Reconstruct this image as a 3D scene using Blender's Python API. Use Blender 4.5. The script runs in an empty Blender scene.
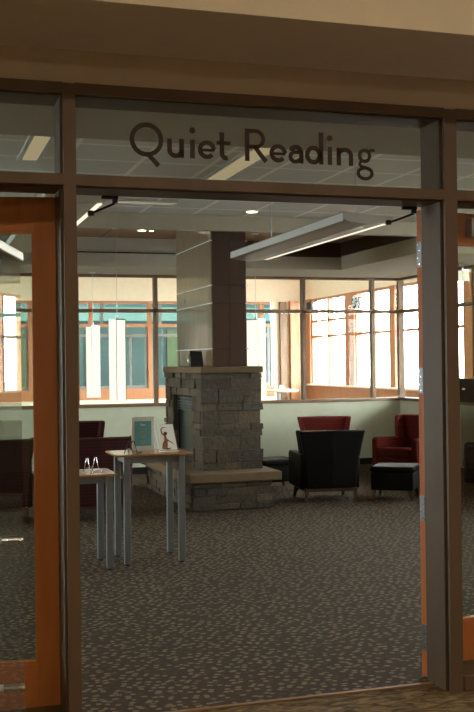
import bpy, math, random
from math import sin, cos, pi, radians, atan2, hypot
from mathutils import Vector, Matrix
random.seed(7)
scene = bpy.context.scene
COL = scene.collection

# ------------------------------------------------------------------ render look
scene.view_settings.view_transform = 'Standard'
scene.view_settings.look = 'None'
scene.view_settings.gamma = 1
scene.view_settings.use_curve_mapping = False
scene.view_settings.exposure = 0.0
scene.render.engine = 'CYCLES'
scene.cycles.use_denoising = True
scene.cycles.max_bounces = 10
scene.cycles.diffuse_bounces = 6
scene.cycles.glossy_bounces = 4
scene.cycles.transparent_max_bounces = 24
scene.cycles.caustics_reflective = False
scene.cycles.caustics_refractive = False
scene.cycles.sample_clamp_indirect = 6

# ------------------------------------------------------------------ materials
def lin(c):
    c = c / 255.0
    return c / 12.92 if c <= 0.04045 else ((c + 0.055) / 1.055) ** 2.4
def rgb(r, g, b): return (lin(r), lin(g), lin(b), 1)

def new_mat(name):
    m = bpy.data.materials.new(name); m.use_nodes = True
    nt = m.node_tree; nt.nodes.clear()
    out = nt.nodes.new('ShaderNodeOutputMaterial')
    return m, nt, out
def N(nt, typ, **kw):
    n = nt.nodes.new(typ)
    for k, v in kw.items():
        if k.startswith('_'): setattr(n, k[1:], v)
        else: n.inputs[k.replace('__', ' ')].default_value = v
    return n
def coords(nt, scale=(1, 1, 1), rot=(0, 0, 0)):
    tc = N(nt, 'ShaderNodeTexCoord'); mp = N(nt, 'ShaderNodeMapping')
    mp.inputs['Scale'].default_value = scale; mp.inputs['Rotation'].default_value = rot
    nt.links.new(tc.outputs['Object'], mp.inputs['Vector'])
    return mp.outputs['Vector']
def ramp(nt, fac, stops):
    r = N(nt, 'ShaderNodeValToRGB')
    e = r.color_ramp.elements
    e[0].position, e[0].color = stops[0]; e[1].position, e[1].color = stops[-1]
    for p, c in stops[1:-1]:
        x = e.new(p); x.color = c
    nt.links.new(fac, r.inputs['Fac'])
    return r.outputs['Color']
def plain(name, c, rough=.6, metal=0, var=.08, scale=8, bump=0, spec=.5):
    m, nt, out = new_mat(name)
    b = N(nt, 'ShaderNodeBsdfPrincipled', Roughness=rough, Metallic=metal)
    b.inputs['Specular IOR Level'].default_value = spec
    v = coords(nt)
    n = N(nt, 'ShaderNodeTexNoise', Scale=scale, Detail=4)
    nt.links.new(v, n.inputs['Vector'])
    c0 = tuple(x * (1 - var) for x in c[:3]) + (1,); c1 = tuple(min(1, x * (1 + var)) for x in c[:3]) + (1,)
    nt.links.new(ramp(nt, n.outputs['Fac'], [(.3, c0), (.7, c1)]), b.inputs['Base Color'])
    if bump:
        bm = N(nt, 'ShaderNodeBump', Strength=bump, Distance=.01)
        nt.links.new(n.outputs['Fac'], bm.inputs['Height']); nt.links.new(bm.outputs[0], b.inputs['Normal'])
    nt.links.new(b.outputs[0], out.inputs[0])
    return m
def wood(name, c0, c1, rough=.4, scale=(14, 14, 1.2), spec=.5):
    m, nt, out = new_mat(name)
    b = N(nt, 'ShaderNodeBsdfPrincipled', Roughness=rough); b.inputs['Specular IOR Level'].default_value = spec
    n = N(nt, 'ShaderNodeTexNoise', Scale=1.6, Detail=6, Distortion=.6)
    nt.links.new(coords(nt, scale), n.inputs['Vector'])
    nt.links.new(ramp(nt, n.outputs['Fac'], [(.3, c0), (.7, c1)]), b.inputs['Base Color'])
    nt.links.new(b.outputs[0], out.inputs[0])
    return m
def glass(name, tint=(.93, .96, .94, 1), fres=1.0, rough=0.0):
    m, nt, out = new_mat(name)
    t = N(nt, 'ShaderNodeBsdfTransparent', Color=tint)
    g = N(nt, 'ShaderNodeBsdfGlossy', Roughness=rough, Color=(1, 1, 1, 1))
    f = N(nt, 'ShaderNodeFresnel', IOR=1.45)
    k = N(nt, 'ShaderNodeMath', _operation='MULTIPLY'); k.inputs[1].default_value = fres
    gm = N(nt, 'ShaderNodeNewGeometry')                      # reflect on the outer faces only: a thin sheet
    inv = N(nt, 'ShaderNodeMath', _operation='SUBTRACT'); inv.inputs[0].default_value = 1
    nt.links.new(gm.outputs['Backfacing'], inv.inputs[1])
    k2 = N(nt, 'ShaderNodeMath', _operation='MULTIPLY')
    nt.links.new(f.outputs[0], k2.inputs[0]); nt.links.new(inv.outputs[0], k2.inputs[1])
    nt.links.new(k2.outputs[0], k.inputs[0])
    mx = N(nt, 'ShaderNodeMixShader')
    nt.links.new(k.outputs[0], mx.inputs[0]); nt.links.new(t.outputs[0], mx.inputs[1]); nt.links.new(g.outputs[0], mx.inputs[2])
    nt.links.new(mx.outputs[0], out.inputs[0])
    return m
def emit(name, c, s):
    m, nt, out = new_mat(name)
    e = N(nt, 'ShaderNodeEmission', Color=c, Strength=s)
    nt.links.new(e.outputs[0], out.inputs[0]); return m

M = {}
M['frame'] = wood('painted_frame_brown', rgb(84, 65, 46), rgb(94, 73, 52), .5, (3, 3, 1), .25)
M['cream'] = plain('cream_plaster', rgb(176, 160, 138), .85, 0, .03)
M['hall_ceiling'] = plain('hall_plaster', rgb(205, 190, 160), .85, 0, .03)
M['green_wall'] = plain('pale_green_plaster', rgb(174, 179, 158), .85, 0, .03)
M['soffit'] = plain('soffit_plaster', rgb(170, 164, 146), .85, 0, .03)
M['beige'] = plain('beige_plaster', rgb(238, 230, 214), .85, 0, .03)
M['door_wood'] = wood('orange_maple', rgb(190, 108, 54), rgb(206, 124, 66), .5, (10, 10, 1), .25)
M['pier_wood'] = wood('honey_wood', rgb(164, 108, 74), rgb(180, 124, 86), .45)
M['part_frame'] = wood('tan_brown_frame', rgb(98, 74, 52), rgb(112, 86, 62), .45, (3, 3, 3))
M['sill_wood'] = wood('dark_sill_wood', rgb(110, 70, 42), rgb(128, 84, 52), .4, (1, 10, 10))
M['dark_ceiling'] = wood('brown_wood_ceiling', rgb(120, 84, 54), rgb(134, 96, 62), .5, (.6, 6, 6))
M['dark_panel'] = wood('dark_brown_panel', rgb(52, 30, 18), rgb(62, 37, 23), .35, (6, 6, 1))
M['lit_side_panel'] = wood('daylit_maple_panel', rgb(112, 96, 74), rgb(124, 108, 84), .16, (6, 6, .8))  # paler than the front cladding: daylight on the side put into the colour
M['metal'] = plain('brushed_metal', rgb(170, 175, 180), .35, .9, .05, 40)
M['leg_metal'] = plain('silver_painted_leg', rgb(110, 117, 120), .4, .3, .04, 40)
M['chrome'] = plain('chrome', rgb(215, 215, 215), .15, 1, .02)
M['black_metal'] = plain('black_metal', rgb(26, 24, 24), .4, .3, .1)
M['black_plastic'] = plain('black_plastic', rgb(20, 19, 20), .35, 0, .1)
M['hinge'] = plain('dull_steel_hinge', rgb(120, 120, 122), .4, .7, .2, 60)
M['leather'] = plain('black_leather', rgb(11, 9, 8), .6, 0, .15, 30, .15, .1)
M['leg_wood'] = wood('dark_cherry_leg', rgb(56, 32, 20), rgb(68, 40, 25), .4)
M['table_top'] = wood('maple_laminate', rgb(160, 112, 66), rgb(180, 130, 80), .2, (1.5, 12, 12))
M['mortar'] = plain('mortar', rgb(56, 50, 40), .95, 0, .2, 30, .4)
M['slab'] = plain('limestone_slab', rgb(94, 76, 50), .8, 0, .12, 12, .3)
M['firebox'] = plain('black_firebox_steel', rgb(32, 34, 36), .4, .4, .1)
M['fire_glass'] = plain('smoked_fire_glass', rgb(20, 22, 24), .3, 0, .05)
M['louver'] = plain('grey_louver', rgb(120, 124, 126), .4, .5, .1)
M['white_paper'] = plain('white_paper', rgb(225, 225, 220), .7, 0, .03)
M['poster'] = plain('teal_poster', rgb(88, 150, 160), .5, 0, .1, 14)
M['poster_ink'] = plain('poster_orange_ink', rgb(196, 130, 92), .6, 0, .1)
M['poster_white'] = plain('poster_white_ink', rgb(225, 232, 225), .6, 0, .05)
M['poster_lime'] = plain('poster_lime_ink', rgb(170, 180, 90), .6, 0, .05)
M['drawing'] = plain('sepia_ink', rgb(120, 74, 44), .7, 0, .3, 60)
M['ink_dark'] = plain('dark_ink', rgb(40, 24, 26), .7, 0, .2)
M['acrylic'] = glass('clear_acrylic', (.9, .93, .94, 1), 2.5)
M['pane'] = glass('clear_pane', (.95, .97, .96, 1), .4)
M['front_pane'] = glass('storefront_pane', (.9, .91, .88, 1), .7)
M['panel_glass'] = glass('low_iron_panel', (.88, .9, .88, 1), 1.0)
M['teal_pane'] = glass('teal_tinted_pane', (.72, .80, .78, 1), .12)
M['matte_brown'] = plain('matte_dark_brown', rgb(58, 44, 32), .85, 0, .1, 8, 0, .1)
M['lens'] = emit('lit_lantern_shade', (1, .92, .72, 1), 1.3)
M['bulb'] = emit('lit_downlight', (1, .85, .6, 1), 8)
M['strip'] = emit('lit_strip_lens', (1, .80, .48, 1), .42)
M['hall_fill'] = emit('lit_hall_fill', (1, .87, .69, 1), 62)
M['tube'] = emit('lit_tube', (1, .88, .68, 1), 1.15)
M['fixture'] = plain('white_fixture', rgb(205, 208, 205), .4, .1, .02)
M['tray'] = plain('tan_fixture_underside', rgb(140, 124, 100), .45, .1, .03)
M['lettering'] = plain('brown_vinyl', rgb(58, 42, 33), .9, 0, .04)
M['window_grey'] = plain('grey_window_frame', rgb(120, 122, 122), .5, .2, .04)
M['facade'] = plain('grey_teal_facade', rgb(44, 51, 49), .95, 0, .3, .6, 0, .05)
M['facade_light'] = plain('pale_facade_band', rgb(66, 82, 77), .95, 0, .1, 1, 0, .05)
M['facade_curtain'] = plain('yellow_green_curtain', rgb(52, 56, 40), .95, 0, .15, 3, 0, .05)
M['ground'] = plain('pale_outdoor_ground', rgb(150, 155, 160), .9, 0, .1, .5)
M['lobby_floor'] = plain('lobby_carpet', rgb(165, 150, 130), .9, 0, .1, 10)
M['tabletop_beige'] = plain('beige_counter', rgb(205, 190, 165), .5)

def carpet_mat():
    m, nt, out = new_mat('flecked_brown_carpet')
    b = N(nt, 'ShaderNodeBsdfPrincipled', Roughness=.95); b.inputs['Specular IOR Level'].default_value = .1
    base = coords(nt)
    nz = N(nt, 'ShaderNodeTexNoise', Scale=18, Detail=2)
    nt.links.new(base, nz.inputs['Vector'])
    sc = N(nt, 'ShaderNodeVectorMath', _operation='SCALE'); sc.inputs['Scale'].default_value = .035
    nt.links.new(nz.outputs['Color'], sc.inputs[0])
    ad = N(nt, 'ShaderNodeVectorMath', _operation='ADD')
    nt.links.new(base, ad.inputs[0]); nt.links.new(sc.outputs[0], ad.inputs[1])
    mp = N(nt, 'ShaderNodeMapping'); mp.inputs['Rotation'].default_value = (0, 0, radians(28)); mp.inputs['Scale'].default_value = (18, 22, 1)
    nt.links.new(ad.outputs[0], mp.inputs['Vector'])
    vo = N(nt, 'ShaderNodeTexVoronoi', Scale=1.0, Randomness=.8); vo.voronoi_dimensions = '2D'
    nt.links.new(mp.outputs[0], vo.inputs['Vector'])
    fl = ramp(nt, vo.outputs['Distance'], [(.23, (1, 1, 1, 1)), (.33, (0, 0, 0, 1))])
    sep = N(nt, 'ShaderNodeSeparateColor'); nt.links.new(vo.outputs['Color'], sep.inputs[0])
    kp = ramp(nt, sep.outputs[0], [(.18, (.15, .15, .15, 1)), (.3, (1, 1, 1, 1))])
    mu = N(nt, 'ShaderNodeMath', _operation='MULTIPLY'); nt.links.new(fl, mu.inputs[0]); nt.links.new(kp, mu.inputs[1])
    n2 = N(nt, 'ShaderNodeTexNoise', Scale=120, Detail=2); nt.links.new(base, n2.inputs['Vector'])
    c0 = ramp(nt, n2.outputs['Fac'], [(.3, rgb(50, 41, 32)), (.7, rgb(70, 58, 46))])
    mx = N(nt, 'ShaderNodeMix', _data_type='RGBA')
    nt.links.new(mu.outputs[0], mx.inputs['Factor']); nt.links.new(c0, mx.inputs['A']); mx.inputs['B'].default_value = rgb(112, 99, 80)
    nt.links.new(mx.outputs['Result'], b.inputs['Base Color'])
    nt.links.new(b.outputs[0], out.inputs[0]); return m
M['carpet'] = carpet_mat()
def hall_carpet():
    m, nt, out = new_mat('swirled_olive_carpet')
    b = N(nt, 'ShaderNodeBsdfPrincipled', Roughness=.95); b.inputs['Specular IOR Level'].default_value = .1
    n = N(nt, 'ShaderNodeTexNoise', Scale=9, Detail=6, Distortion=1.6); nt.links.new(coords(nt, (1, 2.2, 1)), n.inputs['Vector'])
    nt.links.new(ramp(nt, n.outputs['Fac'], [(.35, rgb(66, 52, 34)), (.5, rgb(100, 82, 54)), (.65, rgb(128, 106, 74))]), b.inputs['Base Color'])
    nt.links.new(b.outputs[0], out.inputs[0]); return m
M['hall_carpet'] = hall_carpet()
def tile_ceiling():
    m, nt, out = new_mat('acoustic_tile_ceiling')
    b = N(nt, 'ShaderNodeBsdfPrincipled', Roughness=.9)
    br = N(nt, 'ShaderNodeTexBrick', Color1=rgb(214, 212, 198), Color2=rgb(208, 206, 193), Mortar=rgb(245, 243, 232), Scale=1.0)
    br.offset = 0; br.inputs['Mortar Size'].default_value = .02; br.inputs['Brick Width'].default_value = .61; br.inputs['Row Height'].default_value = .61
    br.inputs['Mortar Smooth'].default_value = 0
    nt.links.new(coords(nt), br.inputs['Vector']); nt.links.new(br.outputs['Color'], b.inputs['Base Color'])
    nt.links.new(b.outputs[0], out.inputs[0]); return m
M['tiles'] = tile_ceiling()
def wood_ceiling_boards():
    m, nt, out = new_mat('brown_ceiling_boards')
    b = N(nt, 'ShaderNodeBsdfPrincipled', Roughness=.5)
    br = N(nt, 'ShaderNodeTexBrick', Color1=rgb(140, 104, 68), Color2=rgb(132, 96, 62), Mortar=rgb(60, 42, 28), Scale=1.0)
    br.offset = 0; br.inputs['Mortar Size'].default_value = .012; br.inputs['Brick Width'].default_value = 1.22; br.inputs['Row Height'].default_value = 2.44
    nt.links.new(coords(nt), br.inputs['Vector']); nt.links.new(br.outputs['Color'], b.inputs['Base Color'])
    nt.links.new(b.outputs[0], out.inputs[0]); return m
M['boards'] = wood_ceiling_boards()
def stone_mat(name, cols, rough=.85):
    m, nt, out = new_mat(name)
    b = N(nt, 'ShaderNodeBsdfPrincipled', Roughness=rough)
    g = N(nt, 'ShaderNodeNewGeometry')
    base = ramp(nt, g.outputs['Random Per Island'], [(i / (len(cols) - 1), c) for i, c in enumerate(cols)])
    v = coords(nt)
    n = N(nt, 'ShaderNodeTexNoise', Scale=22, Detail=8, Roughness=.7); nt.links.new(v, n.inputs['Vector'])
    mx = N(nt, 'ShaderNodeMix', _data_type='RGBA', _blend_type='MULTIPLY'); mx.inputs['Factor'].default_value = .8
    nt.links.new(base, mx.inputs['A']); nt.links.new(ramp(nt, n.outputs['Fac'], [(.3, (.45, .45, .45, 1)), (.65, (1.15, 1.12, 1.08, 1))]), mx.inputs['B'])
    nt.links.new(mx.outputs['Result'], b.inputs['Base Color'])
    bm = N(nt, 'ShaderNodeBump', Strength=.9, Distance=.03); nt.links.new(n.outputs['Fac'], bm.inputs['Height']); nt.links.new(bm.outputs[0], b.inputs['Normal'])
    nt.links.new(b.outputs[0], out.inputs[0]); return m
M['stone'] = stone_mat('ashlar_stone', [rgb(68, 62, 50), rgb(84, 75, 58), rgb(60, 55, 46), rgb(108, 94, 70), rgb(74, 64, 49), rgb(70, 65, 56)])
def fabric_mat(name, c, dark, line):
    m, nt, out = new_mat(name)
    b = N(nt, 'ShaderNodeBsdfPrincipled', Roughness=.85); b.inputs['Specular IOR Level'].default_value = .2
    v = coords(nt)
    w1 = N(nt, 'ShaderNodeTexWave', Scale=9); w1.bands_direction = 'Z'; nt.links.new(v, w1.inputs['Vector'])
    w2 = N(nt, 'ShaderNodeTexWave', Scale=9); w2.bands_direction = 'X'; nt.links.new(v, w2.inputs['Vector'])
    a = ramp(nt, w1.outputs['Fac'], [(.45, c), (.85, dark)])
    k = ramp(nt, w2.outputs['Fac'], [(.86, (0, 0, 0, 1)), (.97, (1, 1, 1, 1))])
    mx = N(nt, 'ShaderNodeMix', _data_type='RGBA'); nt.links.new(k, mx.inputs['Factor']); nt.links.new(a, mx.inputs['A']); mx.inputs['B'].default_value = line
    nt.links.new(mx.outputs['Result'], b.inputs['Base Color']); nt.links.new(b.outputs[0], out.inputs[0]); return m
M['red_fabric'] = fabric_mat('red_checked_fabric', rgb(106, 30, 25), rgb(66, 20, 18), rgb(88, 36, 29))
M['maroon_fabric'] = fabric_mat('maroon_checked_fabric', rgb(62, 23, 22), rgb(40, 16, 16), rgb(56, 28, 26))

# ------------------------------------------------------------------ mesh builder
class MB:
    def __init__(s): s.v = []; s.f = []
    def add(s, vs, fs):
        o = len(s.v); s.v += [tuple(v) for v in vs]; s.f += [tuple(i + o for i in f) for f in fs]; return s
    def box(s, x0, x1, y0, y1, z0, z1):
        x0, x1 = sorted((x0, x1)); y0, y1 = sorted((y0, y1)); z0, z1 = sorted((z0, z1))
        return s.add([(x0, y0, z0), (x1, y0, z0), (x1, y1, z0), (x0, y1, z0), (x0, y0, z1), (x1, y0, z1), (x1, y1, z1), (x0, y1, z1)],
                     [(3, 2, 1, 0), (4, 5, 6, 7), (0, 1, 5, 4), (1, 2, 6, 5), (2, 3, 7, 6), (3, 0, 4, 7)])
    def taper(s, b, t):   # b, t: four bottom and four top points, counter-clockwise from above
        return s.add(list(b) + list(t), [(3, 2, 1, 0), (4, 5, 6, 7), (0, 1, 5, 4), (1, 2, 6, 5), (2, 3, 7, 6), (3, 0, 4, 7)])
    def prism(s, poly, d):  # planar outline pushed along vector d
        n = len(poly); d = Vector(d); a = [Vector(p) for p in poly]
        s.add(a + [p + d for p in a], [tuple(range(n - 1, -1, -1)), tuple(range(n, 2 * n))] + [(i, (i + 1) % n, n + (i + 1) % n, n + i) for i in range(n)])
        return s
    def tube(s, pts, r, n=10):
        pts = [Vector(p) for p in pts]; rings = []
        for i, p in enumerate(pts):
            t = (pts[min(i + 1, len(pts) - 1)] - pts[max(i - 1, 0)]).normalized()
            a = Vector((0, 0, 1)) if abs(t.z) < .9 else Vector((1, 0, 0))
            u = t.cross(a).normalized(); w = t.cross(u).normalized()
            rr = r[i] if isinstance(r, (list, tuple)) else r
            rings.append([p + (u * cos(2 * pi * k / n) + w * sin(2 * pi * k / n)) * rr for k in range(n)])
        vs = [q for R in rings for q in R]; fs = []
        for i in range(len(pts) - 1):
            for k in range(n): fs.append((i * n + k, i * n + (k + 1) % n, (i + 1) * n + (k + 1) % n, (i + 1) * n + k))
        fs.append(tuple(range(n - 1, -1, -1))); fs.append(tuple((len(pts) - 1) * n + k for k in range(n)))
        return s.add(vs, fs)
    def lathe(s, prof, n=24, c=(0, 0, 0)):
        vs = []; fs = []
        for r, z in prof: vs += [(c[0] + r * cos(2 * pi * k / n), c[1] + r * sin(2 * pi * k / n), c[2] + z) for k in range(n)]
        for i in range(len(prof) - 1):
            for k in range(n): fs.append((i * n + k, i * n + (k + 1) % n, (i + 1) * n + (k + 1) % n, (i + 1) * n + k))
        fs.append(tuple(range(n - 1, -1, -1))); fs.append(tuple((len(prof) - 1) * n + k for k in range(n)))
        return s.add(vs, fs)
    def build(s, name, mat, parent=None, bevel=0, seg=2, smooth=False):
        me = bpy.data.meshes.new(name); me.from_pydata(s.v, [], s.f); me.materials.append(mat)
        import bmesh
        b = bmesh.new(); b.from_mesh(me); bmesh.ops.recalc_face_normals(b, faces=b.faces[:]); b.to_mesh(me); b.free()
        if smooth:
            for p in me.polygons: p.use_smooth = True
        o = bpy.data.objects.new(name, me); COL.objects.link(o)
        if parent: o.parent = parent
        if bevel:
            m = o.modifiers.new('bevel', 'BEVEL'); m.width = bevel; m.segments = seg; m.limit_method = 'ANGLE'; m.angle_limit = radians(35)
        return o
def B(*a): return MB().box(*a)
def struct(o): o['kind'] = 'structure'; return o
def thing(name, label, cat, loc=(0, 0, 0), rz=0, group=None):
    o = bpy.data.objects.new(name, None); COL.objects.link(o); o.empty_display_size = .1
    o.location = loc; o.rotation_euler = (0, 0, rz); o['label'] = label; o['category'] = cat
    if group: o['group'] = group
    return o
def tag(o, label, cat, group=None):
    o['label'] = label; o['category'] = cat
    if group: o['group'] = group
    return o
KIDS = {}
def dup(root, label, loc, rz=None, mats=None):
    def cp(o, par):
        c = o.copy(); COL.objects.link(c)
        if par: c.parent = par
        if mats and c.type == 'MESH':
            for sl in c.material_slots:
                if sl.material.name in mats:
                    sl.link = 'OBJECT'; sl.material = mats[sl.material.name]
        for ch in [x for x in all_objs if x.parent == o]: cp(ch, c)
        return c
    all_objs = list(COL.objects)
    r = cp(root, None); r.location = loc; r['label'] = label
    if rz is not None: r.rotation_euler = (0, 0, rz)
    return r

# ================================================================== THE SETTING
# world axes: +X along the glazed front, +Y into the reading room; eye at 1.653 m
YW = 4.62
# ---- hall on the near side
struct(B(-4, 8, -7, 4.80, -.1, 0).build('floor_hall', M['hall_carpet']))
struct(B(-4, 7.6, 4.80, 15.4, -.1, 0).build('floor', M['carpet']))
struct(B(-4.2, 10.6, 15.4, 27.2, -.1, 0).add([(7.6, 4.8, -.1), (10.6, 4.8, -.1), (10.6, 15.4, -.1), (7.6, 15.4, -.1), (7.6, 4.8, 0), (10.6, 4.8, 0), (10.6, 15.4, 0), (7.6, 15.4, 0)],
       [(3, 2, 1, 0), (4, 5, 6, 7), (0, 1, 5, 4), (1, 2, 6, 5), (2, 3, 7, 6), (3, 0, 4, 7)]).build('floor_lobby', M['lobby_floor']))
# front wall above and beside the glazing, soffit step and hall ceiling
w = MB(); w.box(-4.2, 8, YW + .01, 4.86, 2.90, 3.047); w.box(-4.2, -.62, YW + .01, 4.86, 0, 2.90); w.box(3.82, 10.6, YW + .01, 4.86, 0, 2.90)
w.build('wall_front', M['cream'])['kind'] = 'structure'
struct(B(-4.2, 10.6, 3.975, 4.86, 3.047, 4.0).build('trim_1', M['hall_ceiling']))
struct(B(-4.2, 8.2, -7.2, 4.9, 4.0, 4.1).build('ceiling_hall', M['hall_ceiling']))
struct(B(-4.2, 8.2, -7.2, -7, 0, 4.0).build('wall_back', M['cream']))
struct(B(8, 8.2, -7, 3.975, 0, 4.0).build('wall_hall_right', M['cream']))
struct(B(-4.2, -4, -7, 4.6, 0, 4.0).build('wall_hall_left', M['cream']))

# ---- storefront frame
FY0, FY1 = YW, 4.86
def post(name, x0, x1, z0, z1, lip=1):
    m = MB(); m.box(x0, x1, FY0, FY0 + .022, z0, z1); m.box(x0 + .014, x1 - .014, FY0 + .022, FY0 + .042, z0, z1); m.box(x0 - .008, x1 + .008, FY0 + .042, FY1, z0, z1)
    return struct(m.build(name, M['frame']))
def rail(name, x0, x1, z0, z1):
    m = MB(); m.box(x0, x1, FY0 + .001, FY0 + .024, z0, z1); m.box(x0, x1, FY0 + .024, FY0 + .04, z0 + .012, z1 - .012); m.box(x0, x1, FY0 + .04, FY1 - .001, z0 - .004, z1 + .004)
    return struct(m.build(name, M['frame']))
post('trim_2', .645, .699, 0, 2.895); post('trim_3', 2.527, 2.594, 0, 2.895)
post('trim_4', -.62, -.56, 0, 2.895); post('trim_5', 3.76, 3.82, 0, 2.895)
rail('trim_6', -.56, .645, 2.444, 2.494); rail('trim_7', .699, 2.527, 2.444, 2.494); rail('trim_8', 2.594, 3.76, 2.444, 2.494)
rail('trim_9', -.56, .645, 2.852, 2.90); rail('trim_10', .699, 2.527, 2.852, 2.90); rail('trim_11', 2.594, 3.76, 2.852, 2.90)
rail('trim_12', -.56, .637, 0.004, .075); rail('trim_13', 2.602, 3.76, 0.004, .075)
def pane(name, x0, x1, z0, z1, y=4.662, mat='front_pane'):
    return struct(B(x0, x1, y, y + .006, z0, z1).build(name, M[mat]))
pane('window_1', -.56, .637, .079, 2.44); pane('window_2', -.56, .637, 2.498, 2.848)
pane('window_3', .707, 2.519, 2.498, 2.848); pane('window_4', 2.602, 3.76, .079, 2.44); pane('window_5', 2.602, 3.76, 2.498, 2.848)
# threshold strip where the two carpets meet
struct(B(.71, 2.515, 4.79, 4.815, 0, .006).build('trim_14', M['dark_ceiling']))

# ---- doors standing open into the room
def door(name, hx, hy, ang, W=.915, side=1):
    """hinge line at the empty; the leaf runs along local +X, hall-side face towards local -Y"""
    d = bpy.data.objects.new(name, None); COL.objects.link(d); d.location = (hx, hy, 0); d.rotation_euler = (0, 0, ang); d['kind'] = 'structure'
    s = 1 if side > 0 else -1
    X = lambda a: a * s
    def bx(x0, x1, y0, y1, z0, z1): return B(X(x0), X(x1), y0, y1, z0, z1)
    Z1, T = 2.431, .044
    bx(0, .165, 0, T, .008, Z1).build('stile', M['door_wood'], d, .002)
    bx(W - .165, W, 0, T, .008, Z1).build('stile', M['door_wood'], d, .002)
    bx(.165, W - .165, .001, T - .001, 2.272, Z1).build('top_rail', M['door_wood'], d, .002)
    bx(.165, W - .165, .001, T - .001, .008, .262).build('bottom_rail', M['door_wood'], d, .002)
    bx(.165, W - .165, .018, .024, .262, 2.272).build('glass_pane', M['pane'], d)
    m = MB()
    for y0, y1 in ((.004, .017), (.025, .038)):
        m.box(X(.165), X(.177), y0, y1, .262, 2.272); m.box(X(W - .177), X(W - .165), y0, y1, .262, 2.272)
        m.box(X(.177), X(W - .177), y0, y1, .262, .274); m.box(X(.177), X(W - .177), y0, y1, 2.26, 2.272)
    m.build('glazing_bead', M['door_wood'], d)
    for z in (.211, .881, 1.543, 2.20):
        m = MB(); m.box(X(-.0035), X(.0), .002, T - .004, z - .066, z + .066)
        h = m.build('hinge', M['hinge'], d)
        k = MB()
        for i in range(5):
            a = z - .066 + i * .0264
            k.tube([(X(-.008), -.006, a + .0015), (X(-.008), -.006, a + .0249)], .0075, 10)
        k.build('hinge_knuckle', M['hinge'], h, smooth=False)
        p = MB()
        for i, zz in enumerate((-.05, -.02, .02, .05)):
            p.tube([(X(-.006), .018 + .012 * (i % 2), z + zz), (X(-.003), .018 + .012 * (i % 2), z + zz)], .004, 8)
        p.build('hinge_screw', M['chrome'], h)
    # closer body on the hall-side face of the top rail
    c = bx(.30 if side > 0 else .46, .58 if side > 0 else .74, -.052, -.002, 2.30, 2.40).build('closer_body', M['metal'], d, .006)
    # pull bar on both faces
    m = MB()
    for y in (-.055, T + .055):
        m.tube([(X(W - .08), y, .85), (X(W - .08), y, 1.15)], .012, 12)
        for z in (.88, 1.12): m.tube([(X(W - .08), 0 if y < 0 else T, z), (X(W - .08), y, z)], .008, 8)
    m.build('pull_handle', M['chrome'], d)
    m = MB(); m.box(X(W * .5 - .02), X(W * .5 + .02), T, T + .03, .008, .03)
    m.build('door_foot', M['black_metal'], d)
    return d
door('door_1', 2.530, 4.876, radians(13.5), side=1)
door('door_2', .706, 4.872, radians(-11), side=-1)
# closer arms fixed under the head of the opening
def closer_arm(name, xw, s, label):
    t = thing(name, label, 'door closer', (xw, 4.84, 2.40))
    B(-.035, .045, -.012, .012, .022, .038).build('head_bracket', M['black_metal'], t, .004)
    MB().tube([(.03, 0, .004), (.03, 0, .022)], .014, 14).build('arm_pivot', M['black_metal'], t)
    MB().tube([(.03, 0, .004), (s * .03, .05, -.02), (s * .07, .09, -.034)], .006, 8).build('arm', M['black_metal'], t)
    MB().lathe([(.012, 0), (.016, .005), (.016, .02), (.012, .025)], 14, (s * .07, .09, -.046)).build('elbow_joint', M['black_metal'], t)
    return t
closer_arm('door_closer_arm', 2.436, -1, 'black door closer arm in the upper right corner of the doorway')
closer_arm('door_closer_arm', .885, -1, 'black door closer arm in the upper left corner of the doorway')

# ---- reading room shell
# ceiling: near soffit, tiled field, drop beam, wood recess, lower perimeter soffit
struct(B(-4.2, 10.6, 4.86, 6.45, 3.05, 3.6).build('ceiling_soffit', M['soffit']))
struct(B(-4.2, 7.6, 6.45, 11.45, 3.33, 3.6).build('ceiling', M['tiles']))
struct(B(-4.2, 7.6, 11.45, 11.56, 3.16, 3.6).build('trim_15', M['soffit']))
struct(B(-4.2, 5.97, 11.56, 14.02, 3.36, 3.6).build('ceiling_recess', M['boards']))
m = MB(); m.box(-4.2, 5.97, 14.02, 15.4, 2.97, 3.6); m.box(5.97, 7.6, 11.56, 15.4, 2.97, 3.6)
struct(m.build('ceiling_perimeter', M['soffit']))
struct(B(-4.2, 5.96, 14.0, 14.019, 3.150, 3.163).build('trim_30', M['black_metal']))  # black strip standing in for the shade of a reveal gap
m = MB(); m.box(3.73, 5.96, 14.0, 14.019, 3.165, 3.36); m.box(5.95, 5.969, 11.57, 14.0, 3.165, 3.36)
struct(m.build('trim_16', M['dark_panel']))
# west wall with daylight windows (outside the frame, lights the left faces)
W0 = [(9.6, 12.2), (12.4, 15.1)]
m = MB(); m.box(-4.2, -4, 4.6, 27.2, 0, .3); m.box(-4.2, -4, 4.6, 27.2, 2.95, 4.2)
ys = [4.6] + [q for a in W0 for q in a] + [27.2]
for i in range(0, len(ys), 2): m.box(-4.2, -4, ys[i], ys[i + 1], .3, 2.95)
struct(m.build('wall_left', M['green_wall']))
for i, (a, b) in enumerate(W0): struct(B(-4.1, -4.094, a, b, .3, 2.95).build('window_%d' % (20 + i), M['pane']))
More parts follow.
